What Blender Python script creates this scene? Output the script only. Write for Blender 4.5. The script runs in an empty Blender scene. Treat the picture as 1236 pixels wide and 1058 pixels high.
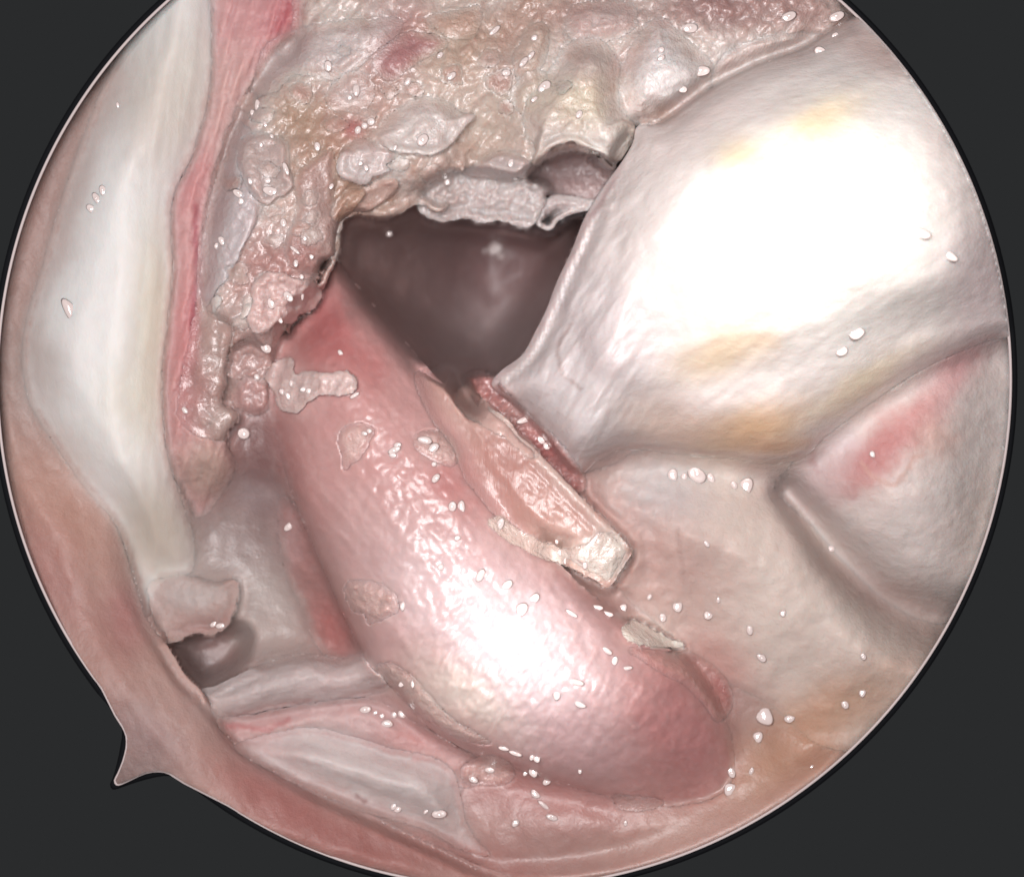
import bpy, math, random
import numpy as np
from mathutils import Vector, Quaternion
random.seed(4)
sc = bpy.context.scene
COL = sc.collection
sc.unit_settings.scale_length = 0.002          # one unit of the model is about 2 mm of tissue
# ------------------------------------------------------------------ camera, world, lamps, exposure
CAMD = 14.0
W, H = 1236.0, 1058.0
cd = bpy.data.cameras.new('camera'); cam = bpy.data.objects.new('camera', cd); COL.objects.link(cam)
cam.location = (0, 0, CAMD)
cd.sensor_width = 36; cd.lens = 36 * CAMD / (W / 100); cd.clip_start = 0.1; cd.clip_end = 200
cd.dof.use_dof = True; cd.dof.focus_distance = CAMD - 0.1; cd.dof.aperture_fstop = 0.16
sc.camera = cam
wd = bpy.data.worlds.new('World'); sc.world = wd; wd.use_nodes = True
wd.node_tree.nodes['Background'].inputs['Color'].default_value = (0.0232, 0.0242, 0.0252, 1)
wd.node_tree.nodes['Background'].inputs['Strength'].default_value = 1.0

def area(name, loc, aim, power, size, color=(1, 1, 1), spread=180):
    l = bpy.data.lights.new(name, 'AREA'); l.shape = 'DISK'; l.size = size; l.energy = power; l.color = color
    l.spread = math.radians(spread)
    o = bpy.data.objects.new(name, l); COL.objects.link(o); o.location = loc
    o.rotation_euler = (Vector(aim) - Vector(loc)).to_track_quat('-Z', 'Y').to_euler()
def spot(name, loc, aim, power, angle, radius, color=(1, 1, 1)):
    l = bpy.data.lights.new(name, 'SPOT'); l.energy = power; l.color = color
    l.spot_size = math.radians(angle); l.spot_blend = 1.0; l.shadow_soft_size = radius
    o = bpy.data.objects.new(name, l); COL.objects.link(o); o.location = loc
    o.rotation_euler = (Vector(aim) - Vector(loc)).to_track_quat('-Z', 'Y').to_euler()
area('scope_lamp', (-1.5, 1.2, 15.5), (0.2, 0, 0), 3700, 7.0, (1.0, 0.962, 0.965))
spot('bulge_glare_spot', (2.2, 2.6, 15.2), (3.2, 2.3, 1.0), 11200, 20.5, 0.8, (1.0, 0.985, 0.95))  # extra spot, added to blow out the white bulge
spot('tendon_glare_spot', (0.6, -1.2, 15.2), (0.15, -2.4, 0.3), 13000, 10.5, 1.0, (1.0, 0.98, 0.98))  # another added spot, brings up the glare on the tendon
sc.view_settings.view_transform = 'Standard'; sc.view_settings.look = 'None'
sc.view_settings.exposure = 0; sc.view_settings.gamma = 1
sc.render.engine = 'CYCLES'
sc.cycles.use_denoising = True
sc.cycles.max_bounces = 6

# ------------------------------------------------------------------ numeric helpers
def lin(c):
    c = np.asarray(c, float) / 255.0
    return np.where(c <= 0.04045, c / 12.92, ((c + 0.055) / 1.055) ** 2.4)
ALB = 0.92
def pc(c):
    l = lin(c); g = l @ np.array([0.25, 0.6, 0.15])
    return (l * 0.86 + g * 0.14) * ALB
_rng = np.random.RandomState(7)
PERM = np.concatenate([_rng.permutation(512)] * 3)
GR = _rng.rand(512) * 2 * math.pi
GX, GY = np.cos(GR), np.sin(GR)
def perlin(x, y, seed=0):
    x = np.asarray(x, float) + seed * 17.31; y = np.asarray(y, float) + seed * 9.77
    xi = np.floor(x).astype(int); yi = np.floor(y).astype(int)
    xf = x - xi; yf = y - yi
    def g(ix, iy, fx, fy):
        h = PERM[(PERM[ix & 511] + (iy & 511)) & 511]
        return GX[h] * fx + GY[h] * fy
    u = xf ** 3 * (xf * (xf * 6 - 15) + 10); v = yf ** 3 * (yf * (yf * 6 - 15) + 10)
    a = g(xi, yi, xf, yf); b = g(xi + 1, yi, xf - 1, yf)
    c = g(xi, yi + 1, xf, yf - 1); d = g(xi + 1, yi + 1, xf - 1, yf - 1)
    return (a + u * (b - a) + v * (c - a + u * (a - b - c + d))) * 1.5
def fbm(x, y, s, octv=3, seed=0, gain=0.5):
    r = 0; a = 1; t = 0
    for o in range(octv):
        r = r + a * perlin(x / s, y / s, seed + o * 3); t += a; a *= gain; s /= 2.03
    return r / t
def aniso(x, y, ang, sl, sw, octv=3, seed=0):
    """noise drawn out along a direction (degrees, image sense)"""
    c, s = math.cos(math.radians(ang)), math.sin(math.radians(ang))
    return fbm((x * c + y * s) / sl, (-x * s + y * c) / sw, 1.0, octv, seed)
def smooth(e0, e1, x):
    t = np.clip((x - e0) / (e1 - e0), 0, 1); return t * t * (3 - 2 * t)
def catmull(pts, n=6, closed=True):
    p = np.asarray(pts, float); N = len(p); out = []
    rng = range(N if closed else N - 1)
    for i in rng:
        if closed: a, b, c, d = p[(i - 1) % N], p[i], p[(i + 1) % N], p[(i + 2) % N]
        else: a, b, c, d = p[max(i - 1, 0)], p[i], p[i + 1], p[min(i + 2, N - 1)]
        for k in range(n):
            t = k / n
            out.append(0.5 * (2 * b + (c - a) * t + (2 * a - 5 * b + 4 * c - d) * t * t + (3 * b - a - 3 * c + d) * t ** 3))
    if not closed: out.append(p[-1])
    return np.array(out)
def seg_dist(U, V, poly, closed=True):
    d2 = np.full(U.shape, 1e12); N = len(poly)
    for i in range(N if closed else N - 1):
        ax, ay = poly[i]; bx, by = poly[(i + 1) % N]
        ex, ey = bx - ax, by - ay; L = ex * ex + ey * ey + 1e-9
        t = np.clip(((U - ax) * ex + (V - ay) * ey) / L, 0, 1)
        d2 = np.minimum(d2, (U - ax - t * ex) ** 2 + (V - ay - t * ey) ** 2)
    return np.sqrt(d2)
def sdf(U, V, poly):
    """signed distance in photo pixels, positive inside"""
    ins = np.zeros(U.shape, bool); N = len(poly)
    for i in range(N):
        ax, ay = poly[i]; bx, by = poly[(i + 1) % N]
        if ay == by: continue
        cr = ((ay > V) != (by > V)) & (U < (bx - ax) * (V - ay) / (by - ay) + ax)
        ins ^= cr
    d = seg_dist(U, V, poly)
    return np.where(ins, d, -d)
def P(u, v, z):
    k = (CAMD - z) / CAMD
    return (u - W / 2) / 100 * k, (H / 2 - v) / 100 * k, z

# rim of the round field: circle with a small pointed spur at its lower left
CX, CY, RR = 608.5, 458.5, 611.5
NOTCH = [(139, 862), (148, 876), (153, 888), (153, 902), (149, 918), (143, 933), (139, 941), (141, 946), (147, 945), (160, 939), (176, 932), (192, 930), (205, 933), (222, 944)]
def rim_poly(off=0.0):
    pts = []
    for i in range(240):
        a = math.radians(i * 1.5)
        x, y = CX + (RR + off) * math.cos(a), CY + (RR + off) * math.sin(a)
        if 124 < i * 1.5 < 142: continue
        pts.append((i * 1.5, x, y))
    c = np.mean(NOTCH, axis=0)
    for k, (x, y) in enumerate(NOTCH):
        a = math.degrees(math.atan2(y - CY, x - CX))
        dx, dy = x - (c[0] + 12), y - (c[1] - 10); L = math.hypot(dx, dy)
        pts.append((141 - k * 0.5 - 5, x + off * dx / L, y + off * dy / L))
    before = [p for p in pts if p[0] <= 124]; after = [p for p in pts if p[0] >= 142]
    mid = [p for p in pts if 124 < p[0] < 142]
    mid.sort(key=lambda p: p[0])
    return np.array([(p[1], p[2]) for p in sorted(before) + mid + sorted(after)])
RIM = rim_poly()

# ------------------------------------------------------------------ materials
def nd(nt, t, **kw):
    n = nt.nodes.new(t)
    for k, v in kw.items(): setattr(n, k, v)
    return n
def tissue(name, rough=0.33, bump=0.12, scale=9.0, sss=0.5, mottle=0.10, coat=0.25, aniso_s=(1, 1, 1), spec=0.5, rot=0.0, tint=(0.62, 0.30, 0.28)):
    m = bpy.data.materials.new(name); m.use_nodes = True; nt = m.node_tree; L = nt.links
    b = nt.nodes['Principled BSDF']
    at = nd(nt, 'ShaderNodeAttribute', attribute_name='pigment')
    tc = nd(nt, 'ShaderNodeTexCoord')
    mp = nd(nt, 'ShaderNodeMapping'); mp.inputs['Scale'].default_value = aniso_s; mp.inputs['Rotation'].default_value = (0, 0, rot)
    L.new(tc.outputs['Object'], mp.inputs['Vector'])
    n1 = nd(nt, 'ShaderNodeTexNoise'); n1.inputs['Scale'].default_value = scale * 0.35; n1.inputs['Detail'].default_value = 5
    n2 = nd(nt, 'ShaderNodeTexNoise'); n2.inputs['Scale'].default_value = scale; n2.inputs['Detail'].default_value = 4; n2.inputs['Roughness'].default_value = 0.6
    n3 = nd(nt, 'ShaderNodeTexNoise'); n3.inputs['Scale'].default_value = scale * 4.5; n3.inputs['Detail'].default_value = 3
    for n in (n1, n2, n3): L.new(mp.outputs['Vector'], n.inputs['Vector'])
    # fine flecks of a redder and a paler tone over the pigment
    r1 = nd(nt, 'ShaderNodeMapRange'); r1.inputs['From Min'].default_value = 0.35; r1.inputs['From Max'].default_value = 0.7
    r1.inputs['To Min'].default_value = 0; r1.inputs['To Max'].default_value = mottle
    L.new(n1.outputs['Fac'], r1.inputs['Value'])
    mx = nd(nt, 'ShaderNodeMix', data_type='RGBA', blend_type='MULTIPLY')
    L.new(r1.outputs['Result'], mx.inputs['Factor']); L.new(at.outputs['Color'], mx.inputs['A'])
    mx.inputs['B'].default_value = (*tint, 1)
    r2 = nd(nt, 'ShaderNodeMapRange'); r2.inputs['From Min'].default_value = 0.5; r2.inputs['From Max'].default_value = 0.75
    r2.inputs['To Min'].default_value = 0; r2.inputs['To Max'].default_value = mottle * 0.8
    L.new(n2.outputs['Fac'], r2.inputs['Value'])
    mx2 = nd(nt, 'ShaderNodeMix', data_type='RGBA', blend_type='MIX')
    L.new(r2.outputs['Result'], mx2.inputs['Factor']); L.new(mx.outputs['Result'], mx2.inputs['A'])
    mx2.inputs['B'].default_value = (0.62, 0.53, 0.5, 1)
    L.new(mx2.outputs['Result'], b.inputs['Base Color'])
    rr = nd(nt, 'ShaderNodeMapRange'); rr.inputs['To Min'].default_value = rough * 0.65; rr.inputs['To Max'].default_value = min(1, rough * 1.4)
    L.new(n2.outputs['Fac'], rr.inputs['Value']); L.new(rr.outputs['Result'], b.inputs['Roughness'])
    ad = nd(nt, 'ShaderNodeMath', operation='MULTIPLY_ADD'); ad.inputs[1].default_value = 0.3
    L.new(n3.outputs['Fac'], ad.inputs[0]); L.new(n2.outputs['Fac'], ad.inputs[2])
    bp = nd(nt, 'ShaderNodeBump'); bp.inputs['Strength'].default_value = 1.0; bp.inputs['Distance'].default_value = bump
    L.new(ad.outputs['Value'], bp.inputs['Height']); L.new(bp.outputs['Normal'], b.inputs['Normal'])
    b.inputs['Subsurface Weight'].default_value = sss
    b.inputs['Subsurface Radius'].default_value = (0.9, 0.45, 0.35); b.inputs['Subsurface Scale'].default_value = 0.22
    b.inputs['Specular IOR Level'].default_value = spec
    b.inputs['Coat Weight'].default_value = coat; b.inputs['Coat Roughness'].default_value = 0.16; b.inputs['Coat IOR'].default_value = 1.38
    return m
M = {}
M['bed'] = tissue('tissue_bed_wet', 0.45, 0.018, 6, coat=0.04, mottle=0.12)
M['fold'] = tissue('fold_wet', 0.5, 0.018, 6, coat=0.0, mottle=0.08, spec=0.28)
M['cart'] = tissue('cartilage', 0.5, 0.008, 6, coat=0.0, mottle=0.03, spec=0.25, aniso_s=(1.3, 0.7, 1))
M['frayed'] = tissue('frayed_wet', 0.3, 0.03, 8, coat=0.5, mottle=0.10, tint=(0.72, 0.42, 0.34))
M['frond'] = tissue('frond_wet', 0.33, 0.028, 9, coat=0.3, mottle=0.12)
M['bone'] = tissue('bulge_wet', 0.45, 0.014, 6, coat=0.05, mottle=0.05, aniso_s=(0.7, 1.3, 1), rot=math.radians(-55))
M['tendon'] = tissue('tendon_wet', 0.36, 0.007, 8, coat=0.16, mottle=0.14, aniso_s=(1, 1, 1), rot=math.radians(38))
M['strip'] = tissue('fibre_wet', 0.34, 0.012, 12, coat=0.3, mottle=0.10, aniso_s=(1.8, 0.35, 1), rot=math.radians(48))
M['gloss'] = tissue('cut_gloss', 0.2, 0.05, 7, coat=0.8, mottle=0.05, sss=0.3, spec=0.8)
def plain(name, c, rough=0.6, spec=0.3, nz=0.15):
    m = bpy.data.materials.new(name); m.use_nodes = True; nt = m.node_tree
    b = nt.nodes['Principled BSDF']; n = nd(nt, 'ShaderNodeTexNoise'); n.inputs['Scale'].default_value = 12
    r = nd(nt, 'ShaderNodeMix', data_type='RGBA'); r.inputs['A'].default_value = (*[x * (1 - nz) for x in c], 1); r.inputs['B'].default_value = (*[x * (1 + nz) for x in c], 1)
    nt.links.new(n.outputs['Fac'], r.inputs['Factor']); nt.links.new(r.outputs['Result'], b.inputs['Base Color'])
    b.inputs['Roughness'].default_value = rough; b.inputs['Specular IOR Level'].default_value = spec
    return m
M['rim'] = plain('pale_rim', (0.5, 0.42, 0.41), 0.5)
M['shade_ring'] = plain('black_shade', (0.008, 0.0085, 0.01), 0.9, 0.05)
def water():
    m = bpy.data.materials.new('water_drop'); m.use_nodes = True; nt = m.node_tree
    b = nt.nodes['Principled BSDF']
    b.inputs['Base Color'].default_value = (0.74, 0.62, 0.59, 1); b.inputs['Metallic'].default_value = 0.0; b.inputs['Specular IOR Level'].default_value = 1.0
    b.inputs['Coat Weight'].default_value = 1.0; b.inputs['Coat IOR'].default_value = 2.2; b.inputs['Coat Roughness'].default_value = 0.12
    n = nd(nt, 'ShaderNodeTexNoise'); n.inputs['Scale'].default_value = 3
    r = nd(nt, 'ShaderNodeMapRange'); r.inputs['To Min'].default_value = 0.12; r.inputs['To Max'].default_value = 0.22
    nt.links.new(n.outputs['Fac'], r.inputs['Value']); nt.links.new(r.outputs['Result'], b.inputs['Roughness'])
    return m
M['water'] = water()

# ------------------------------------------------------------------ sheet builder
ZM = np.full((1058, 1236), -1.2)
CM = np.zeros((1058, 1236, 3))
# first pass: the coarse relief and pigment of everything, laid over one another; it is then softened where tissues grow
# together (not at torn or free edges) and the second pass builds every mesh on that common relief
ST = dict(stage=1, n=0)
ZL = np.full((1058, 1236), -1.2); CL = np.zeros((1058, 1236, 3)); SO = np.zeros((1058, 1236)); ID = np.zeros((1058, 1236), int); HARD = []
ZS = CS = None
def soften():
    global ZS, CS, ZM, CM
    U, V = np.meshgrid(np.arange(0, 1236, 3.0), np.arange(0, 1058, 3.0)); h = np.zeros(U.shape)
    for f, w in HARD: h = np.maximum(h, np.exp(-(seg_dist(U, V, f, False) / w) ** 2))
    h = np.kron(h, np.ones((3, 3)))[:1058, :1236]
    so = blur(SO, 5)
    msk = (ID > 0) * 1.0; m2 = np.maximum(blur(msk, 13), 1e-3)
    def mixb(a, k):
        a = np.where(msk > 0, a, blur(a * msk, 13) / m2); b1, b2 = blur(a, 3), blur(a, 13)
        m = b1 * (1 - so) + b2 * so
        return a * h * k + m * (1 - h * k)
    gu, gv = np.meshgrid(np.arange(0, 1236, 2.0), np.arange(0, 1058, 2.0))
    ZS = mixb(ZL, 1.0) + 0.55 * np.kron(groove(gu, gv), np.ones((2, 2)))      # the crease between the two mounds
    CS = np.stack([mixb(CL[..., i], 0.8) for i in range(3)], -1)
    ZM = np.full((1058, 1236), -1.2); CM = np.zeros((1058, 1236, 3)); ST.update(stage=2, n=0)
def zat(u, v, r=0):
    a = int(np.clip(v, 0, 1057)); b = int(np.clip(u, 0, 1235))
    return float(ZM[max(a - r, 0):a + r + 1, max(b - r, 0):b + r + 1].mean())
def blur(a, n):
    for _ in range(2):
        for ax in (0, 1):
            k = np.cumsum(np.concatenate([np.repeat(np.take(a, [0], ax), n + 1, ax), a, np.repeat(np.take(a, [-1], ax), n, ax)], ax), axis=ax)
            hi = np.take(k, range(2 * n + 1, k.shape[ax]), ax); lo = np.take(k, range(0, k.shape[ax] - 2 * n - 1), ax)
            a = (hi - lo) / (2 * n + 1)
    return a
def under(U, V, n=3):
    """height of what has been built so far below these points, smoothed"""
    z = blur(ZM, n) if n else ZM
    return z[np.clip(V.astype(int), 0, 1057), np.clip(U.astype(int), 0, 1235)]
def tag(o, label=None, cat=None, group=None, kind=None):
    if o is None: return o
    for k, v in (('label', label), ('category', cat), ('group', group), ('kind', kind)):
        if v: o[k] = v
    return o
def link_mesh(name, verts, faces, mat, parent=None, cols=None):
    me = bpy.data.meshes.new(name); me.from_pydata(verts, [], faces); me.update()
    me.polygons.foreach_set('use_smooth', np.ones(len(me.polygons), bool))
    if cols is not None:
        a = me.attributes.new('pigment', 'FLOAT_COLOR', 'POINT')
        a.data.foreach_set('color', np.concatenate([cols, np.ones((len(cols), 1))], 1).astype(np.float32).ravel())
    me.materials.append(mat)
    o = bpy.data.objects.new(name, me); COL.objects.link(o)
    if parent: o.parent = parent
    return o
def sheet(name, outline, zf, cf, mat, parent=None, step=2, rag=(0, 20), skirt=0.3, n=6, raw=False, seed=0, clip=0.3, mark=True, bl=0, cb=0, free=None, fw=14, sm_=None, grow=None, so=0.2, hw=9.0):
    ST['n'] += 1; me_id = ST['n']
    if so > 0.5: bl, cb, grow = 0, min(cb, 12), 0
    poly = np.asarray(outline, float) if raw else catmull(outline, n)
    x0, y0 = np.floor(poly.min(0) - 24); x1, y1 = np.ceil(poly.max(0) + 24)
    x0 = max(x0, -14); y0 = max(y0, -170); x1 = min(x1, 1236); y1 = min(y1, 1080)
    us = np.arange(x0, x1 + step, step); vs = np.arange(y0, y1 + step, step)
    U, V = np.meshgrid(us, vs)
    allf = free == 'all'
    if allf: free = list(outline) + [outline[0]]; hw = 6.0; bl = cb = 0
    sp = sdf(U, V, poly) + (cb * 0.5 if grow is None else grow)
    if rag[0]: sp = sp + rag[0] * fbm(U, V, rag[1], 4, seed + 40, 0.6)
    rs = sdf(U, V, RIM) - clip
    s = np.minimum(sp, rs)
    gy, gx = np.gradient(s, step)
    gl = np.maximum(np.hypot(gx, gy), 0.35)
    out = s < 0
    dd = np.clip(-s, 0, step * 1.6)
    U2 = np.where(out, U + gx / gl ** 2 * dd, U); V2 = np.where(out, V + gy / gl ** 2 * dd, V)
    ins = ~out
    cell = ins[:-1, :-1] | ins[1:, :-1] | ins[:-1, 1:] | ins[1:, 1:]
    sq_ = np.maximum(sp, 0); kb = int(round((max(3, bl / 4) if sm_ is None else sm_) / step))
    sz = blur(sq_, kb) if kb > 0 else sq_
    z = zf(U2, V2, sz); c = cf(U2, V2, sq_)
    keep = np.exp(-(np.maximum(seg_dist(U2, V2, catmull(free, 5, False), False) - sq_ - 2, 0) / fw) ** 2) if free else 0
    if bl:      # grows out of what lies below it, except along its free edges
        k = np.maximum(smooth(-1, bl, sq_), keep); zu = under(U2, V2, 4); z = zu + (z - zu) * k
    if cb:
        vi, ui = np.clip(V2.astype(int), 0, 1057), np.clip(U2.astype(int), 0, 1235)
        k = np.maximum(smooth(-1, cb, sq_ + 0.25 * cb * fbm(U2, V2, 16, 3, seed + 77)), keep)[..., None]; cu = CM[vi, ui]; c = cu + (c - cu) * k
    k_ = max(2, int(round((13 if so > .5 else 5) / step)))
    zl = blur(z, k_); cl = np.stack([blur(c[..., i], max(1, k_ // 2)) for i in range(3)], -1)
    if ST['stage'] == 2:
        vi, ui = np.clip(np.round(V2).astype(int), 0, 1057), np.clip(np.round(U2).astype(int), 0, 1235)
        vis = np.zeros(vi.shape, bool)
        for oy in (-4, -2, 0, 2, 4):
            for ox in (-4, -2, 0, 2, 4): vis |= ID[np.clip(vi + oy, 0, 1057), np.clip(ui + ox, 0, 1235)] == me_id
        own = ID[vi, ui]; near = vis & (own > me_id)
        zh = (z - zl) * smooth(0, 10, sq_); ch = (c - cl) * smooth(0, 8, sq_)[..., None]
        kk = np.ones(U.shape) if allf else keep * (1 - smooth(4, 15, sq_)); zs = ZS[vi, ui] * (1 - kk) + zl * kk
        kk = np.asarray(kk * np.ones(U.shape))[..., None]; cs = CS[vi, ui] * (1 - kk) + cl * kk
        z = np.where(near, zs - 0.012, np.where(vis, zs + zh + me_id * 0.0003, np.minimum(z, zs - 0.05))); c = np.where(vis[..., None], cs + ch, c)
    X, Y, Z = P(U2, V2, z)
    def lay(dst, g, r3=False):
        f = np.repeat(np.repeat(g, step, 0), step, 1); m = np.repeat(np.repeat(ins, step, 0), step, 1)
        yy, xx = int(y0), int(x0); a0, b0 = max(yy, 0), max(xx, 0); a1, b1 = min(yy + f.shape[0], 1058), min(xx + f.shape[1], 1236)
        m = m[a0 - yy:a1 - yy, b0 - xx:b1 - xx]; dst[a0:a1, b0:b1][m] = f[a0 - yy:a1 - yy, b0 - xx:b1 - xx][m]
    lay(ZM, z); lay(CM, c)
    if ST['stage'] == 1:
        lay(ZL, zl); lay(CL, cl); lay(SO, np.full(U.shape, so)); lay(ID, np.full(U.shape, me_id))
        if free: HARD.append((catmull(free, 4, False), hw))
        return None
    idx = np.arange(U.size).reshape(U.shape)
    q = np.stack([idx[1:, :-1][cell], idx[1:, 1:][cell], idx[:-1, 1:][cell], idx[:-1, :-1][cell]], 1)
    used = np.unique(q); remap = np.full(U.size, -1); remap[used] = np.arange(len(used)); q = remap[q]
    co = np.stack([X, Y, Z], -1).reshape(-1, 3)[used]; cc = np.clip(c.reshape(-1, 3)[used], 0.003, 0.9)
    uv = np.stack([U2, V2], -1).reshape(-1, 2)[used]
    e = np.concatenate([q[:, [0, 1]], q[:, [1, 2]], q[:, [2, 3]], q[:, [3, 0]]])
    es = np.sort(e, 1); key = es[:, 0].astype(np.int64) * len(used) + es[:, 1]
    _, first, cnt = np.unique(key, return_index=True, return_counts=True)
    be = e[first[cnt == 1]]
    bv = np.unique(be); nb = len(bv); m1 = np.full(len(used), -1); m1[bv] = np.arange(nb) + len(used); m2 = np.where(m1 >= 0, m1 + nb, -1)
    low = np.stack(P(uv[bv, 0], uv[bv, 1], co[bv, 2] - skirt), -1)
    sq = np.stack([m1[be[:, 1]], m1[be[:, 0]], m2[be[:, 0]], m2[be[:, 1]]], 1)
    o = link_mesh(name, np.concatenate([co, co[bv], low]).tolist(), np.concatenate([q, sq]).tolist(), mat, parent, np.concatenate([cc, cc[bv], cc[bv]]))
    return o
def pig(base, spots=(), lines=(), warp=10, wscale=45, seed=0, mot=0.0, two=None):
    """pigment of a tissue: a base tone with zones (x, y, rx, ry, degrees, tone, strength) and lines (points, width, tone, strength)"""
    def f(U, V, s):
        a = U + warp * fbm(U, V, wscale, 4, seed + 1); b = V + warp * fbm(U, V, wscale, 4, seed + 5)
        c = np.broadcast_to(pc(base), U.shape + (3,)).copy()
        if two:
            for tn, sc_, k in two:
                w = k * smooth(0.0, 0.45, fbm(U, V, sc_, 4, seed + 21 + sc_)); c = c + (pc(tn) - c) * w[..., None]
        for (x, y, rx, ry, ang, tone, k) in spots:
            ca, sa = math.cos(math.radians(ang)), math.sin(math.radians(ang))
            p = ((a - x) * ca + (b - y) * sa) / rx; q = (-(a - x) * sa + (b - y) * ca) / ry
            w = k * np.exp(-(p * p + q * q) ** 1.35 * 0.9)
            c = c + (pc(tone) - c) * w[..., None]
        for (pts, wd_, tone, k) in lines:
            d = seg_dist(a, b, catmull(pts, 5, False), False)
            w = k * np.exp(-(d / wd_) ** 2)
            c = c + (pc(tone) - c) * w[..., None]
        if mot:
            c = c * (1 + mot * fbm(U, V, 28, 4, seed + 9))[..., None]
        return c
    return f
def soft(s, w): return smooth(0, w, s)
GROOVE = [(950, 595), (975, 625), (1015, 675), (1065, 722), (1110, 742), (1160, 750)]
def groove(U, V): return -1.35 * np.exp(-(seg_dist(U, V, catmull(GROOVE, 4, False), False) / (17 + 18 * smooth(930, 1110, U))) ** 2)
def dome(s, w, p=0.5):
    t = np.clip(s / w, 0, 1)
    return np.sqrt(np.clip(1 - (1 - t) ** 2, 0, 1)) if p == 0.5 else (1 - (1 - t) ** 2) ** p

# ------------------------------------------------------------------ the setting: the bed of tissue inside the round field
def build():
    HOLE = [(380, 330), (398, 262), (450, 235), (560, 230), (690, 200), (760, 190), (740, 260), (700, 350), (650, 430), (590, 500), (530, 470), (470, 420), (410, 380)]
    PIT = [(192, 775), (225, 755), (285, 745), (310, 770), (290, 815), (245, 836), (215, 815)]
    GREY = [(200, 650), (240, 600), (300, 560), (345, 600), (380, 700), (430, 790), (320, 800), (270, 790), (210, 760)]
    ph, pp, pg = catmull(HOLE), catmull(PIT), catmull(GREY)
    def bed_z(U, V, s):
        z = -0.9 + 0.05 * fbm(U, V, 60, 4, 1) + 0.12 * fbm(U, V, 170, 2, 2)
        z = z - 0.4 * smooth(-25, 45, sdf(U, V, pg)) - 0.9 * smooth(-4, 30, sdf(U, V, pp))
        z = z - (1.9 + 3.6 * smooth(430, 600, U)) * smooth(0, 95, blur(np.maximum(sdf(U, V, ph) + 26, 0), 9)) + 0.3 * fbm(U, V, 90, 3, 6) * smooth(0, 60, sdf(U, V, ph))
        # the folds along the lower rim
        z = z + 0.35 * np.exp(-(seg_dist(U, V, catmull([(470, 1035), (620, 1010), (800, 1000), (930, 950)], 4, False), False) / 45) ** 2)
        z = z + 0.10 * np.exp(-(seg_dist(U, V, catmull([(560, 925), (640, 965), (750, 995), (850, 985), (905, 930), (905, 880)], 4, False), False) / 34) ** 2)
        e = np.clip((sdf(U, V, RIM)) / 40, 0, 1)
        return z * smooth(-0.15, 1, e) - 0.1 * (1 - e) + 1.7 * groove(U, V)
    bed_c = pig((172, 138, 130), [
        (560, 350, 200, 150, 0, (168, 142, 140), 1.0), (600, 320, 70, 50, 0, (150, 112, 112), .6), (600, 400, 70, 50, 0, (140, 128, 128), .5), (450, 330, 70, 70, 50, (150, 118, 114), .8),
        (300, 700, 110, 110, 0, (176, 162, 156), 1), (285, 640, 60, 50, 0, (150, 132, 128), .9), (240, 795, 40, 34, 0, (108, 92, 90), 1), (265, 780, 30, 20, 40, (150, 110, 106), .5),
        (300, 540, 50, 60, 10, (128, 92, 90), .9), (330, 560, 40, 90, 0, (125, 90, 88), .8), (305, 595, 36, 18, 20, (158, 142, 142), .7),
        (660, 985, 150, 55, 5, (178, 138, 130), 1), (520, 905, 150, 45, 20, (186, 125, 122), .9), (690, 950, 130, 30, 20, (186, 126, 120), .8), (430, 880, 90, 40, 10, (192, 152, 150), .8),
        (850, 990, 130, 50, -25, (188, 150, 138), .9), (960, 900, 100, 45, -30, (190, 145, 118), .9), (500, 1030, 160, 30, 12, (170, 105, 98), .8)], mot=0.10, seed=2)
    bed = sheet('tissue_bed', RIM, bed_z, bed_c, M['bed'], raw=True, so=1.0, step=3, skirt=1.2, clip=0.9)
    tag(bed, 'deep pinkish grey bed of wet tissue with a dark hollow', kind='structure')
    def ring(name, poly, r, z, mat):
        n = len(poly); K = 8; vs = []; fs = []
        for i in range(n):
            t = poly[(i + 1) % n] - poly[i - 1]; t /= np.hypot(*t); nx, ny = t[1], -t[0]
            for k in range(K):
                a = 2 * math.pi * k / K
                x, y, _ = P(poly[i][0] + nx * r * 100 * math.cos(a), poly[i][1] + ny * r * 100 * math.cos(a), z)
                vs.append((x, y, z + r * math.sin(a)))
            for k in range(K):
                fs.append((i * K + k, ((i + 1) % n) * K + k, ((i + 1) % n) * K + (k + 1) % K, i * K + (k + 1) % K))
        return link_mesh(name, vs, fs, mat)
    if ST['stage'] == 2: tag(ring('cavity_rim', catmull(RIM, 2), 0.017, 0.0, M['rim']), 'thin pale rim line round the field of tissue', kind='structure')
    def shade_ring():  # black ring standing in for the shadow band outside the rim
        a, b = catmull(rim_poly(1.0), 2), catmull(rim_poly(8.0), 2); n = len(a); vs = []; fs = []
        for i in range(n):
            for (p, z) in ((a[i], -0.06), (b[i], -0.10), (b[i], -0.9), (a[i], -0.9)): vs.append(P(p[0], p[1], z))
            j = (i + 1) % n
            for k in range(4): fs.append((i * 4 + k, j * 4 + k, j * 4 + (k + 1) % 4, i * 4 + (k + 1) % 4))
        return link_mesh('rim_shade', vs, fs, M['shade_ring'])
    if ST['stage'] == 2: tag(shade_ring(), 'narrow black ring added for the shade just outside the pale rim', kind='structure')

    # ------------------------------------------------------------------ things
    def mound_z(z0, hgt, w, nz=0.05, nsc=40, seed=0, tilt=None, extra=None):
        def f(U, V, s):
            z = z0 + hgt * soft(s, w) + nz * fbm(U, V, nsc, 4, seed)
            if tilt: z = z + tilt(U, V)
            if extra: z = z + extra(U, V, s)
            return z
        return f
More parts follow.
